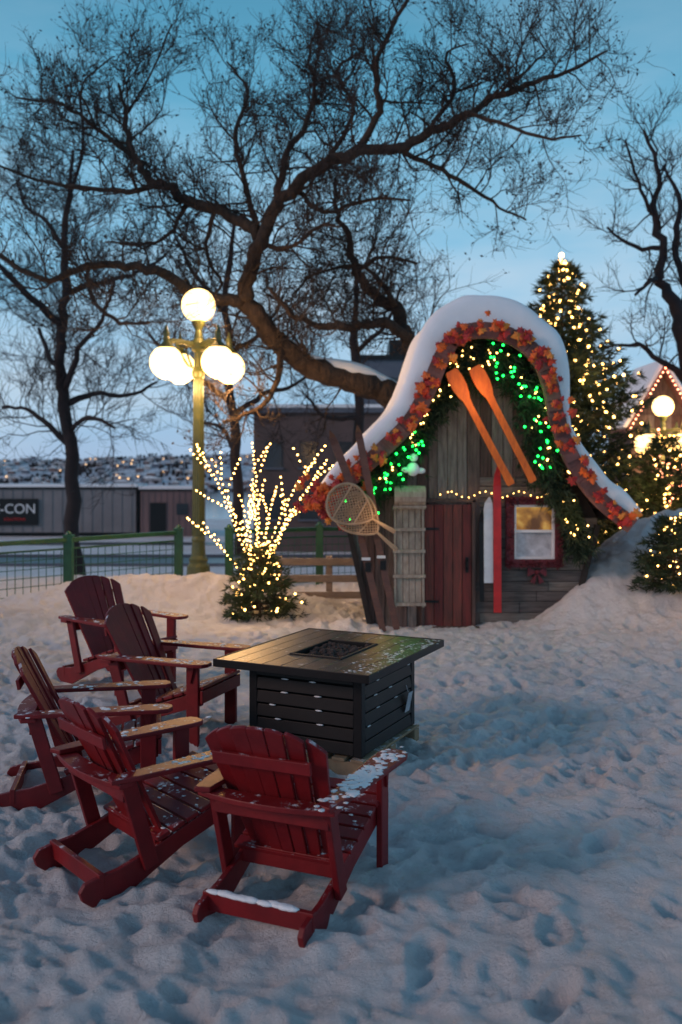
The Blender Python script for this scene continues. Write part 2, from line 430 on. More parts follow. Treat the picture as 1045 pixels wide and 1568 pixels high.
b = MB(); b.box((bw/2+.025, .30, .34), (.004, .08, .15), M=Matrix.Rotation(.2, 3, 'Y')); b.tube([(bw/2+.005,.30,.46),(bw/2+.02,.30,.41)], .003, 5)
b.done('paper_tag', M_curt, T)

# ------------------------------------------------------------------ needle foliage
def needle_tuft(b, p, ax, n, ln, w, spread=.8):
    ax = Vector(ax).normalized()
    for _ in range(n):
        r = Vector((R.gauss(0,1), R.gauss(0,1), R.gauss(0,1)))
        d = (ax + r.normalized()*spread).normalized()
        s = d.cross(Vector((R.gauss(0,1), R.gauss(0,1), R.gauss(0,1)))).normalized()*w*.5
        q = p + r*.012; L = ln*R.uniform(.6,1.2)
        b.add([q-s, q+s, q+d*L], [(0,1,2)])
def make_spruce(name, x, y, h, rad, nl, per, nb, lit=M_bulb, seed=1, ln=.13, w=.022, br=.017, zb=None, tn=6):
    rr = random.Random(seed); z0 = gz(x, y) if zb is None else zb
    e = empty(name, (x, y, z0)); b = MB(); w_ = MB(); lt = MB()
    w_.tube([(0,0,-.1),(0.02,0,h*.5),(0,0,h)], [h*.016+.01, h*.010, .006], 8)
    tips = []
    for i in range(nl):
        t = (i+.3)/nl; z = h*(.03+.95*t)
        Lr = rad*(1-t)**.85*(1+.12*math.sin(i*2.1))
        for j in range(max(6, int(per*(1-t*.5)))):
            a = rr.uniform(0, 6.283); L = Lr*rr.uniform(.62, 1.18)+.05
            dr = Vector((math.cos(a), math.sin(a), 0)); up = rr.uniform(-.18,.12)+.35*t
            side = Vector((-dr.y, dr.x, 0)); ns_ = max(2, int(L/.13)); P = []
            for s_ in range(ns_+1):
                f = s_/ns_; p = dr*(L*f) + Vector((0,0, z+L*(up*f - .22*f*(1-f) + .12*f*f)))
                P.append(p)
                if f > .08:
                    sw = L*.32*(1-f)+.03
                    for sd in (-1, 0, 1):
                        q = p + side*sd*sw*rr.uniform(.5,1.0)+dr*abs(sd)*.05
                        needle_tuft(b, q, dr+side*sd*.7+Vector((0,0,.15)), tn, ln, w)
            w_.tube([P[0], P[-1]], [.012, .004], 3)
            tips.append((P, L))
    for k in range(nb):
        P, L = rr.choice(tips); f = rr.uniform(.6, 1.0); q = P[min(len(P)-1, int(f*len(P)))]
        lt.ball(q+Vector((rr.uniform(-.06,.06), rr.uniform(-.06,.06), rr.uniform(0,.06))), br*rr.uniform(.8,1.2), 0, 6, 4)
    b.done('needle_foliage', M_needle, e); w_.done('trunk_and_limbs', M_bark, e)
    if nb: lt.done('string_lights', lit, e)
    return e
sp = make_spruce('spruce_tree', 4.1, 17.0, 6.0, 2.05, 42, 18, 540, seed=4, br=.024, ln=.16, w=.032)
b = MB()
for q in range(14): b.ball((R.uniform(-.06,.06), R.uniform(-.06,.06), 5.72+R.uniform(-.28,.3)), .026, 0, 6, 4)
b.ball((0,0,6.03), .05, 0, 8, 6)
b.done('tree_topper_lights', M_bulb, sp)
lamp('string_light_glow', (1.0,-1.6,1.8), 26, WARM, sp, .3); lamp('string_light_glow', (.3,-1.3,3.6), 20, WARM, sp, .3)
s1 = make_spruce('small_conifer', -1.12, 12.55, 1.0, .44, 14, 14, 90, seed=9, ln=.10, w=.022, br=.014)
lamp('string_light_glow', (0,-.75,.55), 8, WARM, s1, .2)
s2 = make_spruce('small_conifer.001', 4.25, 11.7, .95, .42, 13, 14, 55, seed=19, ln=.10, w=.022, br=.013)
lamp('string_light_glow', (-.1,-.8,.6), 7, WARM, s2, .2)
make_spruce('small_conifer.002', 5.75, 16.2, 2.6, 1.0, 20, 15, 140, seed=29, br=.019, ln=.15, w=.03)

def lit_twigs(name, x, y, n, h0, h1, spread, mat, seed, zb=None, step=.085, br=.013):
    rr = random.Random(seed); e = empty(name, (x, y, gz(x,y) if zb is None else zb)); w_ = MB(); lt = MB()
    for i in range(n):
        a = 6.283*(i*.618+rr.uniform(-.05,.05)); L = rr.uniform(h0, h1); out = rr.uniform(.35, 1)*spread
        dr = Vector((math.cos(a), math.sin(a), 0)); P = []; bend = rr.uniform(-.12,.12)
        for s_ in range(13):
            f = s_/12; P.append(dr*(out*f**1.5)+Vector((-dr.y,dr.x,0))*bend*math.sin(f*3)+Vector((rr.uniform(-.015,.015), rr.uniform(-.015,.015), .3*h0*.2+L*f-.12*out*f**3)))
        w_.tube(P, [.012*(1-.7*s_/12) for s_ in range(13)], 4)
        br_ = []
        for s_ in (7, 9, 10):
            d2 = (dr*rr.uniform(-.6,1.2)+Vector((rr.uniform(-.8,.8), rr.uniform(-.8,.8), .9))).normalized(); l2 = L*rr.uniform(.14,.24)
            Q = [P[s_], P[s_]+d2*l2*.5+Vector((0,0,.02)), P[s_]+d2*l2+Vector((0,0,.05))]; w_.tube(Q, [.006,.005,.003], 3); br_.append(Q)
        for C in [P[4:]]+br_:
            for u in range(len(C)-1):
                m_ = max(1, int((C[u+1]-C[u]).length/step))
                for v_ in range(m_):
                    q = C[u].lerp(C[u+1], (v_+.5)/m_); lt.ball(q+Vector((rr.uniform(-.012,.012), rr.uniform(-.012,.012), 0)), br, 0, 6, 4)
    w_.done('branches', M_bark, e); lt.done('string_lights', mat, e)
    return e
e1 = lit_twigs('lit_branch_planter', -1.15, 12.62, 12, 1.4, 2.5, 1.15, M_bulb, 5, step=.066, br=.0125)
lamp('string_light_glow', (0,-.55,1.5), 10, WARM, e1, .3)
e2 = lit_twigs('lit_shrub', 6.9, 18.2, 20, 1.6, 3.0, 1.2, M_bulbp, 6, step=.14, br=.024)
lamp('string_light_glow', (0,-1.2,1.2), 25, (1,.4,.22), e2, .3)
lit_twigs('lit_shrub.001', 6.0, 15.4, 12, .8, 1.5, .8, M_bulb, 8, step=.16, br=.018)

# ------------------------------------------------------------------ storybook cabin
CO = (1.75, 12.0, 0); C = empty('storybook_cabin', CO)
curve = [(-.29,1.60),(.06,1.94),(.476,2.315),(.85,2.69),(1.08,3.10),(1.28,3.56),(1.48,3.80),(1.85,3.86),(2.22,3.75),(2.52,3.50),(2.67,3.14),(2.755,2.73),(2.93,2.25),(3.25,1.76),(3.70,1.38)]
def smooth_curve(pts, n):
    P = [np.array(p, float) for p in pts]; P = [2*P[0]-P[1]]+P+[2*P[-1]-P[-2]]; out = []
    for i in range(1, len(P)-2):
        for k in range(n):
            t = k/n; p0,p1,p2,p3 = P[i-1:i+3]
            out.append(.5*((2*p1)+(-p0+p2)*t+(2*p0-5*p1+4*p2-p3)*t*t+(-p0+3*p1-3*p2+p3)*t**3))
    out.append(P[-2]); return out
cv = smooth_curve(curve, 6); cx = np.array([p[0] for p in cv]); cz = np.array([p[1] for p in cv])
def roofz(x): return float(np.interp(x, cx, cz))
def normals(cv):
    out = []
    for i in range(len(cv)):
        d = cv[min(i+1, len(cv)-1)]-cv[max(i-1, 0)]; d = d/np.linalg.norm(d); out.append(np.array([-d[1], d[0]]))
    return out
nv = normals(cv)
def strip(b, lo, hi, y0, y1, mi=0):
    A = [(p[0]+n[0]*lo, p[1]+n[1]*lo) for p, n in zip(cv, nv)]; B = [(p[0]+n[0]*hi, p[1]+n[1]*hi) for p, n in zip(cv, nv)]
    k = len(A); vs = [(x, y0, z) for x, z in A]+[(x, y0, z) for x, z in B]+[(x, y1, z) for x, z in A]+[(x, y1, z) for x, z in B]
    fs = []
    for i in range(k-1):
        fs += [(i, i+1, k+i+1, k+i), (2*k+i, 3*k+i, 3*k+i+1, 2*k+i+1), (k+i, k+i+1, 3*k+i+1, 3*k+i), (i, 2*k+i, 2*k+i+1, i+1)]
    fs += [(0,k,3*k,2*k),(k-1,3*k-1,4*k-1,2*k-1)]
    b.add(vs, fs, mi)
b = MB(); strip(b, .0, .07, 11.58, 14.6); b.done('curved_roof', M_shing, C, CO)
b = MB(); strip(b, -.13, .075, 11.54, 11.577)
b.done('barge_board', M_barge, C, CO)
b = MB()
for i in range(2, len(cv)-2, 2):
    p, n = cv[i], nv[i]; a = math.atan2(n[0], n[1])
    b.box((p[0]-n[0]*.02, 11.53, p[1]-n[1]*.02), (.115, .02, .19), 0, Matrix.Rotation(a+R.uniform(-.06,.06), 3, 'Y'))
b.done('barge_shingles', M_barge, C, CO, bevel=.003)
def xr(z): return 2.98+.30*z/1.0
b = MB(); x = .0
while x < 3.3:
    w = R.choice((.12,.15,.17,.13)); x1 = min(x+w-.008, 3.35)
    def bot(q): return max(-.1, (.407-q)/.3*1.3) if q < .407 else (max(-.1, (q-2.98)/.3) if q > 2.98 else -.1)
    lo0, lo1, hi0, hi1 = bot(x), bot(x1), roofz(x)-.01, roofz(x1)-.01
    if x > 1.715: lo0 = max(lo0, 1.98); lo1 = max(lo1, 1.98)
    if hi0 > lo0+.05 and hi1 > lo1:
        yy = 12.0+R.uniform(-.008,.008)
        b.prism([(x,yy,lo0),(x1,yy,lo1),(x1,yy,hi1),(x,yy,hi0)], (0,.03,0), R.randrange(5))
    x += w
b.done('facade_planks', M_wallw, C, CO)
b = MB(); z = -.1
while z < 1.98:
    h = R.choice((.13,.15,.17)); z1_ = min(z+h-.008, 1.975); xm = R.uniform(1.95,2.9)
    xe0, xe1 = min(xr(z), 3.36), min(xr(z1_), 3.36)
    if z > 1.35: xe0 = 3.1; xe1 = 3.02
    for q, (a_, c_) in enumerate(((1.72, xm-.004), (xm+.004, None))):
        yy = 12.0+R.uniform(-.008,.008)
        b.prism([(a_,yy,z),(c_ or xe0,yy,z),(c_ or xe1,yy,z1_),(a_,yy,z1_)], (0,.03,0), R.randrange(3))
    z += h
b.done('facade_siding', M_wallh, C, CO)
b = MB()
b.add([(.407,12.03,-.1),(.107,12.03,1.3),(.0,12.03,1.85),(.407,14.4,-.1),(.107,14.4,1.3),(.0,14.4,1.85)], [(0,1,4,3),(1,2,5,4)])
b.add([(2.97,12.03,-.1),(3.40,12.03,1.55),(2.97,14.4,-.1),(3.40,14.4,1.55)], [(0,1,3,2)])
pts = [(.407,-.1),(2.97,-.1),(3.36,1.5)]+[(cx[i],cz[i]) for i in range(len(cx)-10, 8, -4)]+[(.0,1.8)]
b.prism([(p,14.36,q) for p, q in pts], (0,.04,0)); b.prism([(p,12.045,q-.03) for p, q in pts], (0,.02,0))
b.beam((.395,11.975,-.05), (.10,11.975,1.32), .07, .05, (0,1,0)); b.beam((2.99,11.975,-.05), (3.36,11.975,1.35), .07, .05, (0,1,0))
b.done('side_and_back_walls', M_dark, C, CO)
thick = [(-.29,.07),(.06,.15),(.476,.20),(.85,.22),(1.08,.26),(1.3,.31),(1.6,.34),(1.9,.35),(2.22,.38),(2.5,.34),(2.66,.22),(2.74,.11),(2.80,.06),(2.9,.12),(3.1,.21),(3.4,.22),(3.7,.13)]
tx = [a for a, _ in thick]; tt = [c for _, c in thick]
rows = [11.56,11.563,11.58,11.61,11.66,11.75,11.9]+list(np.linspace(12.1,14.4,14))+[14.5,14.56,14.6]
ed = [.0,.4,.66,.84,.94,.98,1]+[1]*14+[.85,.6,.0]
vs = []; K = len(cv)
for y_, e_ in zip(rows, ed):
    for p, n in zip(cv, nv):
        t = float(np.interp(p[0], tx, tt))*(1+.30*float(vn(np.array([p[0]*1.0]), np.array([y_]), .45, 12)[0])+.2*float(vn(np.array([p[0]]), np.array([y_]), .15, 13)[0]))
        nn_ = np.array([n[0]*.8, n[1]*.8+.25])
        q = p+n*.078+nn_*t*e_; vs.append((q[0], y_-.03*e_*(y_ < 11.75), q[1]))
b = MB(); b.add(vs, [(r*K+i, r*K+i+1, (r+1)*K+i+1, (r+1)*K+i) for r in range(len(rows)-1) for i in range(K-1)])
b.done('roof_snow', M_snow, C, CO, smooth=True)
b = MB()
for i in range(5): b.box((1.155+.123*i, 11.972+R.uniform(-.004,.004), .81), (.115, .03, 1.62), R.randrange(3))
b.done('plank_door', M_door, C, CO, bevel=.004)
b = MB()
b.box((1.07,11.965,.83), (.045,.06,1.7)); b.box((1.735,11.965,.83), (.045,.06,1.7)); b.box((1.40,11.965,1.67), (.72,.06,.05))
b.box((1.40,11.94,.0), (.8,.16,.06))
b.done('door_frame', M_wallw[3], C, CO, bevel=.004)
b = MB(); b.box((1.645,11.948,.83), (.04,.012,.2)); b.tube([(1.645,11.945,.9),(1.645,11.90,.87),(1.645,11.90,.80),(1.645,11.945,.77)], .009, 6)
for zz in (.35,1.3): b.box((1.18,11.949,zz), (.2,.008,.03))
b.done('door_hardware', M_black, C, CO)
wx0, wx1, wz0, wz1 = 2.155, 2.895, .80, 1.72; wc = (wx0+wx1)/2; fw = .105
b = MB()
for (c_, d_) in (((wc,11.945,wz1-fw/2),(wx1-wx0,.07,fw)), ((wc,11.945,wz0+fw/2),(wx1-wx0,.07,fw)), ((wx0+fw/2,11.945,(wz0+wz1)/2),(fw,.07,wz1-wz0-2*fw)), ((wx1-fw/2,11.945,(wz0+wz1)/2),(fw,.07,wz1-wz0-2*fw))): b.box(c_, d_)
for q in range(520):
    s_ = R.randrange(4); u = R.uniform(0,1)
    px_, pz_ = ((wx0+u*(wx1-wx0), wz1-.04), (wx0+u*(wx1-wx0), wz0+.04), (wx0+.04, wz0+u*(wz1-wz0)), (wx1-.04, wz0+u*(wz1-wz0)))[s_]
    needle_tuft(b, Vector((px_+R.uniform(-.03,.03), 11.90, pz_+R.uniform(-.03,.03))), (R.uniform(-1,1),-.6,R.uniform(-1,1)), 2, .05, .014)
b.done('window_trim', M_maroon, C, CO)
b = MB(); ix0, ix1, iz0, iz1 = wx0+fw, wx1-fw, wz0+fw, wz1-fw
for (c_, d_) in (((wc,11.965,iz1-.015),(ix1-ix0,.05,.03)), ((wc,11.965,iz0+.015),(ix1-ix0,.05,.03)), ((wc,11.965,1.27),(ix1-ix0-.06,.05,.035)), ((ix0+.015,11.965,(iz0+iz1)/2),(.03,.05,iz1-iz0-.06)), ((ix1-.015,11.965,(iz0+iz1)/2),(.03,.05,iz1-iz0-.06))): b.box(c_, d_)
b.done('window_sash', M_white, C, CO)
b = MB(); b.box((wc,11.985,(1.2875+iz1-.03)/2), (ix1-ix0-.06,.01,iz1-.03-1.2875)); b.done('lit_upper_pane', M_amber, C, CO)
b = MB(); b.box((wc,11.985,(1.2525+iz0+.03)/2), (ix1-ix0-.06,.01,1.2525-iz0-.03)); b.done('lower_pane', M_curt, C, CO)
b = MB()
for s_ in (-1,1):
    b.prism([(2.56,11.93,.74),(2.56+s_*.12,11.93,.81),(2.56+s_*.12,11.93,.68)][::s_], (0,.03,0)); b.prism([(2.56,11.93,.73),(2.56+s_*.03,11.93,.58),(2.56+s_*.09,11.93,.61)][::-s_], (0,.03,0))
b.ball((2.56,11.925,.74), .03); b.done('ribbon_bow', M_maroon, C, CO)

LS = [(0,-.5),(.12,-.28),(.42,-.34),(.34,-.12),(.52,.08),(.26,.10),(.22,.30),(.0,.55),(-.22,.30),(-.26,.10),(-.52,.08),(-.34,-.12),(-.42,-.34),(-.12,-.28)]
b = MB()
def leaf(p, s, mi):
    n = Vector((R.uniform(-.7,.7), -1, R.uniform(-.5,.7))).normalized(); a = n.cross(Vector((R.gauss(0,1), R.gauss(0,1), R.gauss(0,1)))).normalized(); c = n.cross(a)
    pts = [p+n*.02*s/.1] + [p+a*u*s+c*v*s - n*abs(u)*s*.25 for u, v in LS]
    k = len(LS); b.add(pts, [(0, 1+i, 1+(i+1) % k) for i in range(k)], mi)
for cl in range(34):
    i0 = (cl+R.uniform(-.3,.3))*(len(cv)-2)/33
    for q in range(R.randrange(4, 10)):
        i = min(max(0, i0+R.gauss(0,.45)), len(cv)-1.01); k = int(i); p = cv[k]+(cv[k+1]-cv[k])*(i-k); n = nv[k]; o = R.gauss(0,.075)-.01
        leaf(Vector((p[0]+n[0]*o, 11.45+R.uniform(-.06,.03), p[1]+n[1]*o)), R.uniform(.08,.16), R.choices(range(5), (6,4,3,2,3))[0])
for q in range(70): leaf(Vector((-.25+R.gauss(0,.13), 11.47+R.uniform(-.05,.05), 1.70+R.gauss(0,.14))), R.uniform(.08,.15), R.choices(range(5), (5,4,2,3,2))[0])
b.done('autumn_leaf_garland', M_leaves, C, CO)
gp = smooth_curve([(.30,1.75),(.52,1.98),(.76,2.25),(1.02,2.62),(1.24,3.02),(1.46,3.36),(1.72,3.55),(2.0,3.55),(2.28,3.38),(2.48,3.05),(2.57,2.65),(2.65,2.2),(2.84,1.75),(3.00,1.35),(3.08,1.1)], 8)
b = MB(); lg = MB(); lw = MB()
for q in range(3000):
    i = R.uniform(0, len(gp)-1.01); k = int(i); p = gp[k]+(gp[k+1]-gp[k])*(i-k); s_ = .12 if p[0] < 1.4 else (.15 if p[1] > 1.9 else .09)
    P_ = Vector((p[0]+R.gauss(0,s_*.75), 11.78+R.uniform(-.10,.14), p[1]+R.gauss(0,s_)-.03))
    if P_.z > roofz(P_.x)-.08: continue
    needle_tuft(b, P_, (R.uniform(-.8,.8), -.3, -.6), 6, .13, .02)
b.done('pine_garland', M_needle, C, CO)
for q in range(320):
    i = R.uniform(0, len(gp)-1.01); k = int(i); p = gp[k]; x_ = p[0]+R.gauss(0,.12); z_ = p[1]+R.gauss(0,.13)-.04
    if z_ > roofz(x_)-.1: continue
    pos = (x_, 11.66+R.uniform(-.03,.05), z_)
    green = (x_ < 1.05) or (1.9 < x_ < 2.85 and z_ > 2.05)
    if green and q % 2: lg.ball(pos, .016, 0, 6, 4)
    elif q % 3 == 0: lw.ball(pos, .011, 0, 6, 4)
for q in range(22): lw.ball((1.3+1.6*q/22+R.uniform(-.02,.02), 11.9, 1.75+.04*math.sin(q)), .007, 0, 6, 4)
lg.done('green_string_lights', M_bulbg, C, CO); lw.done('warm_string_lights', M_bulb, C, CO)
def rel(p): return (p[0]-CO[0], p[1]-CO[1], p[2])
lamp('green_light_glow', rel((.80,11.5,2.2)), 1.8, (.03,1,.15), C, .1); lamp('green_light_glow', rel((2.45,11.5,3.0)), 1.6, (.03,1,.15), C, .15)
lamp('string_light_glow', rel((1.7,11.3,3.0)), 7, WARM, C, .3); lamp('string_light_glow', rel((2.9,11.4,1.5)), 3.5, WARM, C, .2); lamp('string_light_glow', rel((.45,11.1,1.5)), 3.5, WARM, C, .2)
b = MB()
b.ball((.92,11.70,2.08), .085, 0, 14, 10, (1,1,1.05), .03); b.ball((.93,11.69,2.23), .055, 0, 12, 8); b.ball((1.02,11.72,2.06), .05, 0, 10, 6, (1.3,1,.8)); b.ball((.83,11.70,2.07), .05, 0, 10, 6, (1.2,1,.8))
b.done('white_figure', M_snow, C, CO, smooth=True)  # small white figure in the garland, simplified to rounded lumps in snow material

def oar(b, p0, p1):
    p0 = Vector(p0); p1 = Vector(p1); d = (p1-p0).normalized(); s = d.cross(Vector((0,1,0))).normalized(); L = (p1-p0).length
    prof = [(0,.060),(.015,.082),(.12,.098),(.24,.098),(.35,.078),(.42,.052),(.52,.044),(L-.25,.046),(L-.03,.052),(L,.042)]
    b.prism([p0+d*t+s*w for t, w in prof]+[p0+d*t-s*w for t, w in prof[::-1]], (0,.028,0))
for nm, a_, c_ in (('oar', (1.39,11.56,3.33), (2.18,11.68,1.88)), ('oar.001', (1.68,11.50,3.37), (2.45,11.62,1.92))):
    b = MB(); oar(b, a_, c_); b.done(nm, M_orange, None, a_, bevel=.006)
def ski(name, p0, p1, w, mat, bind=None):
    p0 = Vector(p0); p1 = Vector(p1); d = (p1-p0).normalized(); s = d.cross(Vector((0,1,0))).normalized(); L = (p1-p0).length
    b = MB(); k = 14; vs = []
    for i in range(k+1):
        t = i/k*L; f = i/k; ww = w/2*(1 if f < .88 else max(.12, 1-((f-.88)/.12)**2)); back = -.09*max(0, (f-.86)/.14)**2
        c = p0+d*t+Vector((0,back,0))
        vs += [c-s*ww, c+s*ww, c+s*ww+Vector((0,.016,0)), c-s*ww+Vector((0,.016,0))]
    fs = [(0,1,2,3),(4*k+3,4*k+2,4*k+1,4*k)]+[(4*i+j, 4*i+4+j, 4*i+4+(j+1) % 4, 4*i+(j+1) % 4) for i in range(k) for j in range(4)]
    b.add(vs, fs)
    if bind is not None:
        c = p0+d*(L*bind); b.box(c+Vector((0,-.02,0)), (w*.9,.03,.12), 1); b.box(c+d*.11+Vector((0,-.03,0)), (w*1.3,.04,.035), 2)
    b.done(name, [mat, M_black, M_white], None, tuple(p0), bevel=.003)
ski('ski', (.54,11.68,.0), (.23,11.86,1.32), .085, M_skib, bind=.62)
ski('ski.001', (.72,11.68,.0), (.43,11.86,1.36), .085, M_skib, bind=.62)
ski('ski.002', (1.92,11.88,.60), (1.92,11.91,1.72), .12, M_white)
ski('ski.003', (1.83,11.88,.36), (1.83,11.91,1.56), .06, M_black)
ski('ski.004', (2.03,11.84,.22), (2.03,11.88,2.14), .10, M_skir)
ski('ski.005', (.33,11.36,1.35), (-.14,11.34,2.56), .10, M_skib)
ski('ski.006', (.43,11.36,1.45), (.20,11.34,2.62), .09, M_skib)
b = MB(); tx0, tx1 = .70, 1.06
for x_ in (tx0, tx1): b.beam((x_,11.78,.30), (x_,11.86,1.62), .03, .035, (0,1,0))
for q in range(4): b.beam((tx0+.06+q*.08,11.80,.36), (tx0+.06+q*.08,11.88,1.60), .072, .012, (0,1,0))
for z_ in (.34,.70,1.02,1.30,1.58): b.box((.88,11.765+.06*(z_-.3)/1.3,z_), (.42,.03,.04))
pr = []
for q in range(9):
    a = -math.pi*.5+math.pi*1.25*q/8; pr.append((11.72-.13*math.cos(a)+.02, 1.74+.13*math.sin(a)))
for q in range(8):
    (ya,za),(yb_,zb_) = pr[q], pr[q+1]; b.add([(.68,ya,za),(1.08,ya,za),(1.08,yb_,zb_),(.68,yb_,zb_),(.68,ya+.012,za),(1.08,ya+.012,za),(1.08,yb_+.012,zb_),(.68,yb_+.012,zb_)], [(0,1,2,3),(7,6,5,4),(0,4,5,1),(2,6,7,3),(0,3,7,4),(1,5,6,2)])
b.box((.88,11.70,1.60),(.42,.02,.03))
b.done('toboggan', M_tobog, None, (.88,11.8,.3), bevel=.003)
def snowshoe(name, c, ang, L=.62, W=.25, y=11.40):
    b = MB(); ca, sa = math.cos(ang), math.sin(ang)
    def tr(u, v, dy=0): return (c[0]+u*ca-v*sa, y+dy, c[1]+u*sa+v*ca)
    def wid(f): return W*math.sin(math.pi*min(1, f)**.72)**.75
    n = 22
    top = [(-L/2+L*i/n, wid(i/n)) for i in range(n+1)]
    b.tube([tr(u, v) for u, v in top]+[tr(L/2+.32, .015)], .016, 6); b.tube([tr(u, -v) for u, v in top]+[tr(L/2+.32, -.015)], .016, 6)
    def inside(u, v):
        f = (u+L/2)/L; return 0 < f < 1 and abs(v) < wid(f)
    for sgn in (-1, 1):
        for q in range(-14, 15):
            o = q*.052; run = []
            for t in np.linspace(-.6,.6,61):
                u = t*.7+o*.9; v = sgn*t*.7
                if inside(u, v): run.append((u, v))
            if len(run) > 1: b.tube([tr(*run[0]), tr(*run[-1])], .0055, 4)
    for u in (-.12,.14):
        w = wid((u+L/2)/L); b.tube([tr(u,-w), tr(u,w)], .012, 6)
    b.done(name, M_raw, None, (c[0], y, c[1]))
snowshoe('snowshoe', (.12,1.62), math.radians(-30), y=11.26); snowshoe('snowshoe.001', (.22,1.50), math.radians(-42), y=11.30)

# ------------------------------------------------------------------ lamp posts
def make_lamp(name, x, y, z, s, rz, gm, power, n=16):
    e = empty(name, (x, y, z), rz); e.scale = (s, s, s)
    b = MB()
    b.lathe((0,0,0), [(.24,-.3),(.24,.10),(.21,.14),(.19,.5),(.15,.56),(.16,.62),(.12,.68),(.105,.9),(.12,.94),(.10,1.0),(.088,2.3),(.105,2.34),(.085,2.4),(.075,3.6),(.10,3.64),(.11,3.72),(.075,3.80),(.07,4.05),(.12,4.1),(.13,4.2),(.075,4.28),(.055,4.42),(.10,4.5),(.12,4.56),(.09,4.58)], n)
    for k in range(16):
        a = 2*math.pi*k/16; b.tube([(.10*math.cos(a),.10*math.sin(a),1.0),(.074*math.cos(a),.074*math.sin(a),3.6)], .010, 4)
    for k in range(4):
        a = math.pi/2*k; d = Vector((math.cos(a), math.sin(a), 0))
        b.tube([d*.08+Vector((0,0,4.17)), d*.3+Vector((0,0,4.20)), d*.5+Vector((0,0,4.20)), d*.6+Vector((0,0,4.15))], [.045,.04,.04,.05], 8)
        b.tube([d*.08+Vector((0,0,3.78)), d*.2+Vector((0,0,3.82)), d*.3+Vector((0,0,3.95)), d*.42+Vector((0,0,4.16))], .018, 6)
        b.lathe(d*.6+Vector((0,0,4.06)), [(.13,0),(.14,.03),(.09,.08),(.05,.12),(.06,.16),(.05,.2),(.055,.25),(.03,.30),(.015,.38)], 12)
    b.done('post_and_arms', M_lampg, e, smooth=False)
    b = MB()
    for k in range(4):
        a = math.pi/2*k; b.ball((.6*math.cos(a), .6*math.sin(a), 3.84), .27, 0, 24, 16)
        lamp('globe_light', (.6*math.cos(a), .6*math.sin(a), 3.50), power, WARM, e, .08)
    b.ball((0,0,4.83), .28, 0, 24, 16)
    lamp('globe_light', (0,-.34,4.60), power*.6, WARM, e, .08)
    b.done('lit_globes', gm, e, smooth=True)
make_lamp('street_lamp', -2.37, 15.2, -.02, 1.0, math.radians(40), M_globe, 75)
make_lamp('street_lamp.001', 8.1, 23.0, -.9, .95, math.radians(35), M_globe2, 65)

# ------------------------------------------------------------------ fences
def metal_fence(name, pts, h=1.08):
    e = empty(name, (pts[0][0], pts[0][1], 0)); o = (pts[0][0], pts[0][1], 0); b = MB(); w_ = MB()
    for (x0,y0,z0_),(x1,y1,z1_) in zip(pts[:-1], pts[1:]):
        a = Vector((x0,y0,z0_)); c = Vector((x1,y1,z1_)); U = Vector((0,0,1))
        b.beam(a+U*h, c+U*h, .08, .07); b.beam(a+U*(h-.14), c+U*(h-.14), .03, .03); b.beam(a+U*.12, c+U*.12, .04, .04)
        L = (c-a).length; n = int(L/.125)
        for i in range(1, n): p = a.lerp(c, i/n); w_.beam(p+U*.13, p+U*(h-.14), .010, .010, (1,0,0))
        for k in range(1, 6): w_.beam(a+U*(.12+k*.135), c+U*(.12+k*.135), .010, .010)
    for p in pts:
        b.box((p[0],p[1],p[2]+h/2-.1), (.14,.14,h+.3)); b.box((p[0],p[1],p[2]+h+.065), (.16,.16,.03)); b.ball((p[0],p[1],p[2]+h+.09), .05, 0, 8, 6)
    b.done('posts_and_rails', M_green, e, o, bevel=.006); w_.done('wire_mesh', M_green, e, o)
metal_fence('metal_fence', [(-8.5,11.2,-.12),(-6.2,12.6,-.12),(-4.35,14.6,-.12),(-2.84,16.0,-.10)])
metal_fence('metal_fence.001', [(-1.98,16.2,-.10),(-.4,17.0,-.10),(1.6,18.0,-.15),(3.6,19.0,-.2)])
o = (-.9,14.0,0); e = empty('wooden_rail_fence', o); b = MB()
for x_ in (-.95,-.18,.55): b.box((x_,14.0,.28), (.10,.07,.95))
for z_ in (.68,.42,.16):
    b.beam((-1.15,13.955,z_+R.uniform(-.01,.01)), (.75,13.955,z_+R.uniform(-.015,.015)), .03, .11, (0,0,1))
b.done('posts_and_rails', M_fw, e, o, bevel=.006)

# ------------------------------------------------------------------ background buildings
def bpanel(b, x0, x1, y, z0, z1, depth, mi=0): b.box(((x0+x1)/2, y+depth/2, (z0+z1)/2), (x1-x0, depth, z1-z0), mi)
o = (-18,57,-2); e = empty('site_trailer', o); b = MB()
bpanel(b, -30, -12.8, 57, -1.75, .95, 3)
for q in range(28): b.box((-29.8+q*.62, 56.98, -.4), (.05,.03,2.6), 0)
bpanel(b, -30.1, -12.7, 56.9, .95, 1.08, 3.2, 1)
bpanel(b, -29.9, -12.9, 57.2, -2.05, -1.76, 2.6, 1)
b.done('trailer_body', [M_trail, M_black], e, o)
b = MB(); bpanel(b, -30.1, -12.7, 56.88, 1.083, 1.26, 3.2); b.done('roof_snow', M_snow, e, o)
b = MB(); b.box((-20.3, 56.9, -.47), (2.9,.08,1.65)); b.done('sign_board', M_black, e, o)
for tx_, sz, zz in (('E-CON', .85, -.55), ('SOLUTIONS', .25, -1.0)):
    cu = bpy.data.curves.new('sign_text', 'FONT'); cu.body = tx_; cu.size = sz; cu.extrude = .01; cu.align_x = 'CENTER'
    to = bpy.data.objects.new('sign_lettering', cu); sc.collection.objects.link(to); to.data.materials.append(M_skir if sz < .5 else M_white)
    to.parent = e; to.location = (-20.3-o[0], 56.84-o[1], zz-o[2]); to.rotation_euler = (math.pi/2, 0, 0)
o = (-10.8,57,-2); e = empty('storage_shed', o); b = MB()
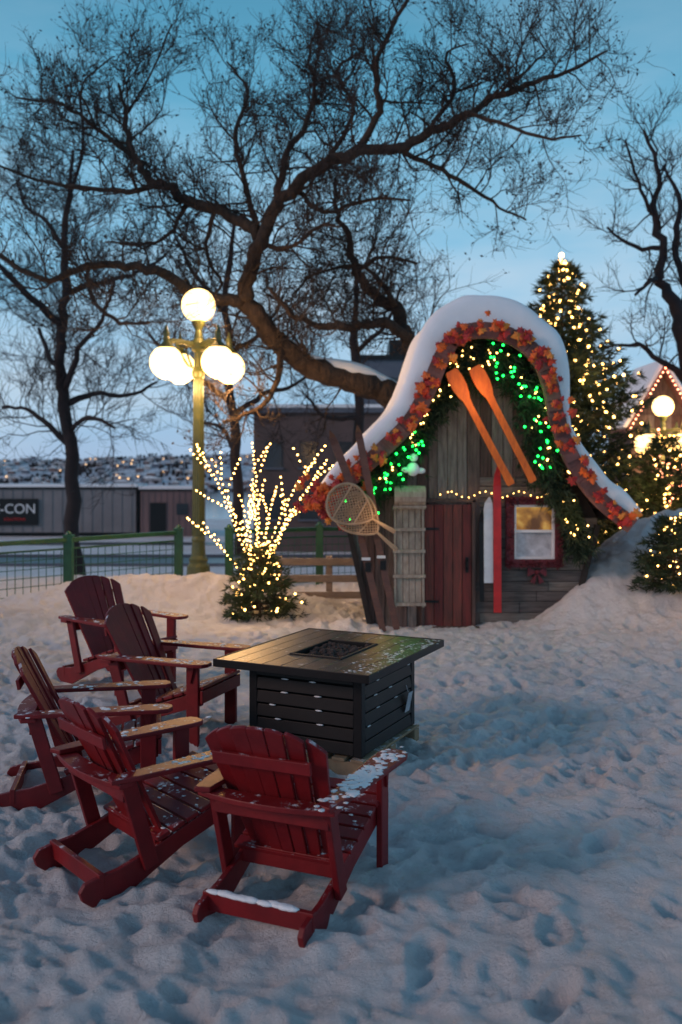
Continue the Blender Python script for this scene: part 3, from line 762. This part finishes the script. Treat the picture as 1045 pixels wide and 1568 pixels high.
bpanel(b, -12.5, -8.9, 57, -2.1, .85, 3); bpanel(b, -12.6, -8.8, 56.9, .85, .95, 3.2, 1); b.box((-11.4,56.97,-.9), (1.0,.06,2.0), 1); b.box((-9.9,56.97,-.3), (.7,.06,.7), 2)
for q in range(10): b.box((-12.4+q*.38,56.985,-.6), (.05,.03,2.8), 0)
b.done('shed_body', [M_shed, M_black, M_winb], e, o); b = MB(); bpanel(b, -12.6, -8.8, 56.88, .953, 1.15, 3.2); b.done('roof_snow', M_snow, e, o)
o = (0,46,-2); e = empty('brick_building', o); b = MB()
bpanel(b, -4.4, 7.5, 46, -2.1, 5.0, 8); bpanel(b, -4.6, 7.7, 45.8, 5.0, 5.25, 8.4, 1)
for r in range(2):
    for q in range(6):
        x_ = -3.4+q*1.75; z_ = 0.3+r*2.6; b.box((x_,45.99,z_), (.85,.06,1.3), 2); b.box((x_,45.96,z_-.7), (1.05,.14,.1), 1)
b.done('building_walls', [M_brick, M_slate, M_winb], e, o)
b = MB(); bpanel(b, -4.6, 7.7, 45.78, 5.253, 5.42, 8.4); b.done('roof_snow', M_snow, e, o)
o = (4,75,-2); e = empty('office_building', o); b = MB()
bpanel(b, 1.5, 9, 75, -2.1, 11.2, 9); bpanel(b, 1.3, 9.2, 74.8, 11.2, 11.6, 9.4, 1); bpanel(b, 4, 7, 76, 11.6, 13, 4, 1)
for r in range(4):
    for q in range(4): b.box((2.5+q*1.8,74.98,.6+r*2.8), (1.2,.08,1.5), 2)
b.done('building_walls', [M_slate, M_black, M_winb], e, o)
o = (8.7,25,-1.2); e = empty('gabled_cottage', o); b = MB()
zb_ = -1.5
for q in range(10): b.box((8.0+.16*q, 25.0, (zb_+3.6)/2), (.152,.04,3.6-zb_), R.randrange(5))
b.prism([(7.9,25.03,3.4),(9.6,25.03,3.4),(8.75,25.03,4.75)], (0,.1,0), 0); b.box((8.75,26.2,.9), (1.55,2.2,4.6), 1)
b.done('cottage_walls', M_wallw, e, o)
b = MB(); b.beam((7.75,25.9,3.15), (8.77,25.9,4.9), 2.4, .08, (-.86,0,.5)); b.beam((9.75,25.9,3.15), (8.73,25.9,4.9), 2.4, .08, (.86,0,.5)); b.done('cottage_roof', M_barge, e, o)
b = MB(); b.beam((7.67,25.92,3.24), (8.77,25.92,5.08), 2.4, .14, (-.86,0,.5)); b.beam((9.83,25.92,3.24), (8.73,25.92,5.08), 2.4, .14, (.86,0,.5)); b.done('roof_snow', M_snow, e, o, bevel=.05)
b = MB()
for q in range(16):
    f = q/15; b.ball((7.75+1.0*f, 24.65, 3.12+1.72*f), .022, 0, 6, 4); b.ball((9.75-1.0*f, 24.65, 3.12+1.72*f), .022, 0, 6, 4)
b.done('string_lights', M_bulbp, e, o)

b = MB(); cols = [surf('far_house_%d' % i, c, None, 1, .9, bmp=0) for i, c in enumerate([(.40,.38,.40),(.26,.18,.17),(.55,.52,.52),(.18,.20,.25)])]+[M_snow, M_far]
hx = [R.uniform(-620,160) for _ in range(620)]; hy = [R.uniform(1000,1650) for _ in range(620)]; hz = height(np.array(hx), np.array(hy))
for x_, y_, z_ in zip(hx, hy, hz):
    w = R.uniform(5,10)*(1 if R.random() < .85 else 2.2); h = R.uniform(3,5); d = R.uniform(5,8)
    b.box((x_,y_,z_+h/2), (w,d,h), R.randrange(4))
    b.prism([(x_-w/2-.4,y_-d/2,z_+h),(x_+w/2+.4,y_-d/2,z_+h),(x_,y_-d/2,z_+h+1.6)] if R.random() < .5 else [(x_-w/2,y_-d/2,z_+h),(x_+w/2,y_-d/2,z_+h),(x_+w/2,y_-d/2,z_+h+.5),(x_-w/2,y_-d/2,z_+h+.5)], (0,d,0), 4)
    if R.random() < .16: b.box((x_+R.uniform(-2,2),y_-d/2-.3,z_+h*.5), (1.5,.4,1.2), 5)
b.done('distant_town', cols)
b = MB(); hx = np.array([R.uniform(-640,180) for _ in range(4200)]); hy = np.array([R.uniform(980,1700) for _ in range(4200)]); k_ = vn(hx, hy*.5, 55, 21) > .08
hx = hx[k_]; hy = hy[k_]; hz = height(hx, hy)
for x_, y_, z_ in zip(hx, hy, hz):
    r_ = R.uniform(1.0,2.0); h = R.uniform(2.5,6)
    b.ball((x_,y_,z_+h*.45), r_, 0, 5, 4, (1.2,1,h/r_*.5), .5)
b.done('distant_trees', M_barkf)

# ------------------------------------------------------------------ bare trees
def cat(P, n=4): return [tuple(p) for p in smooth_curve(P, n)]
def make_tree(name, ox, D, s, limbs, seed, dens, subL, bark, twig, levels=3, rmul=1, zoff=2.05, budsn=0, twr=.006, droop=.0):
    """limbs drawn on an elevation sheet: (u, v, depth, radius) in sheet units, u from sheet centre, v above eye line"""
    rr = random.Random(seed); o = None; wood = MB(); tw = MB(); bud = MB(); G = rr.gauss; U = rr.uniform
    def br(p, d, L, r, lv):
        n = 5 if lv == 1 else 3; P = [p]; st = L/n; q = p; up = (.12 if lv > 1 else .06)-droop
        for i in range(n):
            d = (d + Vector((G(0,.24), G(0,.24), G(0,.22)+up))).normalized()
            q = q + d*st; P.append(q)
        if lv == 1: wood.tube(P, [r*(1-.72*i/n) for i in range(n+1)], 4, 0, False)
        else: tw.twig(P, r, r*.35)
        if lv < levels:
            m = int(dens[lv]*U(.75,1.25)*(min(1.4, max(.5, L/(subL*.8))) if lv == 1 else 1))
            for k in range(m):
                f = U(.15,1)*n; i = min(n-1, int(f)); pp = P[i].lerp(P[i+1], f-i); dd = (P[i+1]-P[i]).normalized()
                side = dd.cross(Vector((G(0,1), G(0,1), G(0,1)))).normalized()
                nd = (dd*U(.45,1.0)+side*U(.5,.9)+Vector((0,0,.15-droop))).normalized()
                br(pp, nd, L*U(.34,.66), max(twr, r*.42), lv+1)
        elif budsn and rr.random() < budsn:
            for k in range(rr.randrange(1,3)):
                c = P[-1]+Vector((G(0,.03), G(0,.03), G(0,.03))); w_ = U(.018,.040)
                a = Vector((G(0,1), G(0,1), G(0,1))).normalized(); c2 = a.cross(Vector((G(0,1),1,0))).normalized()
                bud.add([c-a*w_, c+c2*w_*.5, c+a*w_, c-c2*w_*.5], [(0,1,2,3)])
    for L_ in limbs:
        pts = cat([(ox+u*s, D+dy, zoff+v*s, r*s*rmul) for u, v, dy, r in L_], 4)
        P = [Vector(p[:3]) for p in pts]; Rr = [max(.008, p[3]*(1+U(-.06,.09))) for p in pts]
        for i in range(1, len(P)-1): P[i] = P[i]+Vector((G(0,.5), G(0,.5), G(0,.5)))*min(.06, Rr[i])
        if o is None: o = tuple(P[0])
        wood.tube(P, Rr, 10)
        for i in range(1, len(P)):
            seg = (P[i]-P[i-1]); L = seg.length; f = i/len(P)
            if L_ is limbs[0] and f < .45: continue
            k = L*dens[0]*(1.4 if Rr[i] < .06 else .8); m = int(k)+(1 if rr.random() < k-int(k) else 0)
            for q in range(m):
                dd = seg.normalized(); sd = dd.cross(Vector((G(0,1), G(0,1), G(0,1)))).normalized()
                nd = (dd*U(.1,.7)+sd+Vector((0,0,U(-.3,.7)))).normalized()
                br(P[i-1].lerp(P[i], rr.random()), nd, subL*U(.5,1.3), min(Rr[i]*.5, .022), 1)
    e = empty(name, o)
    wood.done('trunk_and_limbs', bark, e, o, smooth=True); tw.done('twigs', twig, e, o)
    if bud.v: bud.done('dry_leaves', twig, e, o)
def sh(pts, dy0=0, dy1=0):
    n = len(pts); return [(x-522, 722-y, dy0+(dy1-dy0)*i/max(1,n-1), r) for i, (x, y, r) in enumerate(pts)]
trunk = sh([(690,800,30),(668,720,27),(640,650,24),(612,612,22),(570,588,20),(520,575,19),(468,560,18),(432,530,16),(402,497,15),(375,465,14)], .6, -.2)
main = [trunk,
 sh([(375,465,13),(388,420,12),(400,380,11),(420,335,10),(455,300,9.5),(500,268,8.5),(545,250,8),(600,250,7.5),(650,230,6.5),(700,205,5.5),(750,180,4.5),(800,165,3.5),(860,145,2.5),(900,125,1.5)], -.2, -1.2),
 sh([(398,375,9),(375,342,9),(330,322,8.5),(285,305,8),(262,285,7.5),(225,262,6.5),(200,232,6),(185,195,5),(178,150,3.5),(165,100,2)], -.2, .8),
 sh([(375,465,10),(330,462,8),(290,450,7.5),(250,428,7),(200,422,6),(160,428,5),(110,450,4),(60,430,3),(-10,395,2)], -.2, -1.6),
 sh([(420,335,7),(430,280,6),(440,230,5),(468,180,4),(480,120,3),(470,60,2),(490,-5,1.5)], -.3, .8),
 sh([(545,250,6),(578,195,5),(572,145,4),(600,80,3),(645,20,1.5)], -.6, -1.4),
 sh([(650,630,14),(636,575,13),(628,515,12),(606,462,10),(568,432,8),(548,400,7),(535,340,5),(515,300,4),(512,240,2)], .4, 1.2),
 sh([(628,515,9),(590,492,8),(545,498,6.5),(490,500,5),(445,482,4),(415,450,2)], .4, -.6),
 sh([(200,232,4),(140,185,3.5),(90,155,2.5),(25,150,1.5)], .5, 0),
 sh([(262,285,5),(200,298,4),(130,300,3),(60,290,2),(5,270,1.5)], 0, -1),
 sh([(395,350,5),(368,260,4),(352,190,3.5),(372,110,2.5),(335,50,1.5)], 0, 1.2),
 sh([(600,250,4),(660,268,3.5),(710,290,3),(765,318,2),(810,330,1.5)], -.8, .3),
 sh([(700,205,3),(755,235,2.5),(800,262,2),(845,270,1.2)], -1, -2),
 sh([(160,428,3),(172,480,3),(215,515,2.5),(260,520,1.5)], -1, -1.8),
 sh([(500,268,4),(540,170,3),(515,90,2.5),(560,40,1.5)], -.5, 1),
 sh([(650,230,3.5),(690,150,3),(680,90,2),(720,60,1.2)], -.8, .2),
 sh([(750,180,2.5),(800,130,2),(830,95,1.2)], -1, -.5),
 sh([(285,305,4),(250,350,3),(200,360,2.5),(140,350,1.5)], .2, 1),
 sh([(455,300,4),(500,340,3),(560,330,2.5),(620,340,1.5)], -.3, -1.3),
 sh([(548,400,4),(590,385,3),(640,400,2)], .8, .2), sh([(606,462,5),(560,395,3),(480,400,2.5),(440,430,1.5)], .4, 1.4),
 sh([(330,322,4),(310,380,3),(330,420,2.5),(300,440,1.5)], 0, 1.3), sh([(400,380,4),(450,390,3),(490,370,2.5),(520,380,1.5)], -.2, -1.4),
 sh([(178,150,2),(220,100,1.5),(260,30,1.2)], .8, .2), sh([(140,185,2),(110,110,1.8),(150,50,1.2)], .3, 1),
 sh([(432,530,6),(420,600,4),(380,640,3),(350,650,2)], -.1, -.8)]
make_tree('bare_tree', 0, 16.5, .0118, main, 11, (4.5, 9, 7), 1.1, M_bark, M_twig, 3, budsn=.3, twr=.0048)
b = MB(); P = [(x_*.0118, 16.5+d, 2.05+v*.0118) for x_, v, d, r in trunk[2:8]]
P = [(p[0], p[1]-.04, p[2]+r*.0118*.8) for p, (_, _, _, r) in zip(P, trunk[2:8])]
pts = smooth_curve(P, 8); L0 = len(pts)
b.tube([tuple(p) for p in pts], [.02+.11*max(0, math.sin(math.pi*i/(L0-1)))**.4*(.85+.25*math.sin(i*.37)) for i in range(L0)], 12)
b.done('snow_on_trunk', M_snow, None, tuple(pts[0]), smooth=True)
left = [sh([(118,900,12),(112,830,11),(108,700,10),(98,620,9),(93,560,8),(96,500,7),(100,440,6),(98,370,5),(105,300,4),(112,230,2)]),
 sh([(96,500,6),(60,465,5),(25,425,4),(-10,385,3)], 0, -2), sh([(98,620,6),(140,600,4),(185,605,3),(230,580,2)], 0, 1), sh([(108,690,5),(70,650,4),(30,625,3),(-15,620,2)], 0, 1),
 sh([(100,450,5),(150,425,4),(200,400,3),(240,360,2)], 0, 2), sh([(98,380,4),(60,330,3),(20,300,2.5),(-10,250,2)], 0, 2), sh([(93,560,5),(50,540,4),(10,480,3)], 0, 3), sh([(98,600,5),(130,540,4),(175,500,3),(200,450,2)], 0, -2),
 sh([(105,300,3),(140,250,2.5),(150,180,2)], 0, -2), sh([(108,660,4),(150,640,3),(200,660,2)], 0, -2)]
make_tree('bare_tree.001', 0, 28.0, .0200, left, 21, (2.9, 9, 7), 1.9, M_barkf, M_barkf, 3, twr=.008)
mid = [sh([(366,850,9),(364,780,9),(362,700,8),(355,620,7),(352,540,6),(345,460,5),(350,390,4),(362,320,2)]),
 sh([(358,640,5),(400,600,4),(440,590,3),(480,560,2)], 0, 1), sh([(355,620,5),(310,580,4),(280,560,3),(240,520,2)], 0, -1), sh([(352,540,4),(400,500,3),(430,440,2)], 0, 1), sh([(347,480,4),(300,420,3),(280,380,2)], 0, -1), sh([(362,690,4),(330,650,3),(290,640,2)], 0, 2)]
make_tree('bare_tree.002', 0, 23.0, .0164, mid, 31, (2.8, 8, 6), 1.5, M_barkf, M_barkf, 3, twr=.007)
mid2 = [sh([(548,760,8),(548,680,8),(548,600,7),(542,520,6),(546,440,4),(540,380,2)]), sh([(548,600,5),(510,560,4),(470,540,3),(440,500,2)], 0, 1), sh([(544,540,4),(590,500,3),(610,450,2)], 0, -1), sh([(548,640,4),(500,640,3),(470,610,2)], 0, -1)]
make_tree('bare_tree.003', 0, 30.0, .0214, mid2, 41, (2.4, 7, 5), 1.8, M_barkf, M_barkf, 3, twr=.008)
rt = [sh([(1110,800,15),(1090,700,14),(1065,600,13),(1045,520,11),(1030,460,9),(1008,425,7),(1018,380,6),(1000,330,5),(1008,270,3.5),(985,200,2)]),
 sh([(1045,520,7),(1055,440,6),(1045,370,5),(1060,300,4),(1040,230,2)], 0, 1), sh([(1008,425,5),(980,440,3),(950,465,2)], 0, -1), sh([(1018,380,4),(985,370,3),(950,330,2)], 0, 1), sh([(1000,330,3),(965,290,2.5),(935,240,1.5)], 0, -1), sh([(1065,600,6),(1010,540,4),(980,520,2.5),(940,525,1.5)], 0, 1)]
make_tree('bare_tree.004', 0, 20.0, .0143, rt, 51, (3.2, 7, 5), 1.0, M_barkf, M_barkf, 3, twr=.006)

# ------------------------------------------------------------------ sky, sun, camera
w = bpy.data.worlds.new('World'); sc.world = w; w.use_nodes = True; nt = w.node_tree; L = nt.links
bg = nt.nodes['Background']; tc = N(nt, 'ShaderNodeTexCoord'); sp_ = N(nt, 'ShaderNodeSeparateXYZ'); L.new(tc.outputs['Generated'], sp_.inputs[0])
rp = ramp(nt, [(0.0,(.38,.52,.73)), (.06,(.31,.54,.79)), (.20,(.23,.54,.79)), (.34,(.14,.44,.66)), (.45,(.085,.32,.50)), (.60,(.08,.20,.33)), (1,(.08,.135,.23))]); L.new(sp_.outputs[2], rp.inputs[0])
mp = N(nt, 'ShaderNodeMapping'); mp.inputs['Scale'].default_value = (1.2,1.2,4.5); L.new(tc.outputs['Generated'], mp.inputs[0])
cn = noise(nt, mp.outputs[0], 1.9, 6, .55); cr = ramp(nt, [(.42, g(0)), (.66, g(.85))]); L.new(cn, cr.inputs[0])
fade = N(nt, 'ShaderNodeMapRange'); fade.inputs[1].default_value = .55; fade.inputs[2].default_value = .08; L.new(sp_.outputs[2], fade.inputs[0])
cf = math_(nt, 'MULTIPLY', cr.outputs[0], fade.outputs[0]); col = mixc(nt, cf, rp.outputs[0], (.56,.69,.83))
sky = N(nt, 'ShaderNodeTexSky'); sky.sky_type = 'NISHITA'; sky.sun_disc = False; sky.sun_elevation = math.radians(3); sky.sun_rotation = math.radians(250)
va = N(nt, 'ShaderNodeVectorMath', operation='SCALE'); va.inputs['Scale'].default_value = .02; L.new(sky.outputs[0], va.inputs[0])
ad = N(nt, 'ShaderNodeVectorMath', operation='ADD'); L.new(col, ad.inputs[0]); L.new(va.outputs[0], ad.inputs[1])
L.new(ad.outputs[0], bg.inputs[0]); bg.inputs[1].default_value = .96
sl = bpy.data.lights.new('sun', 'SUN'); sl.energy = 1.0; sl.angle = math.radians(12); sl.color = (1,.60,.49)
so = bpy.data.objects.new('sun', sl); sc.collection.objects.link(so); so.rotation_euler = (math.radians(68), 0, math.radians(-66))

cam = bpy.data.cameras.new('camera'); co = bpy.data.objects.new('camera', cam); sc.collection.objects.link(co); sc.camera = co
co.location = (0,0,2.05); co.rotation_euler = (math.pi/2, 0, 0)
cam.sensor_fit = 'VERTICAL'; cam.sensor_height = 36; cam.lens = 32.14; cam.shift_y = -62/1568; cam.clip_end = 9000; cam.clip_start = .05
cam.dof.use_dof = True; cam.dof.focus_distance = 5.6; cam.dof.aperture_fstop = 1.8
sc.view_settings.view_transform = 'Standard'; sc.view_settings.look = 'None'; sc.view_settings.exposure = 0
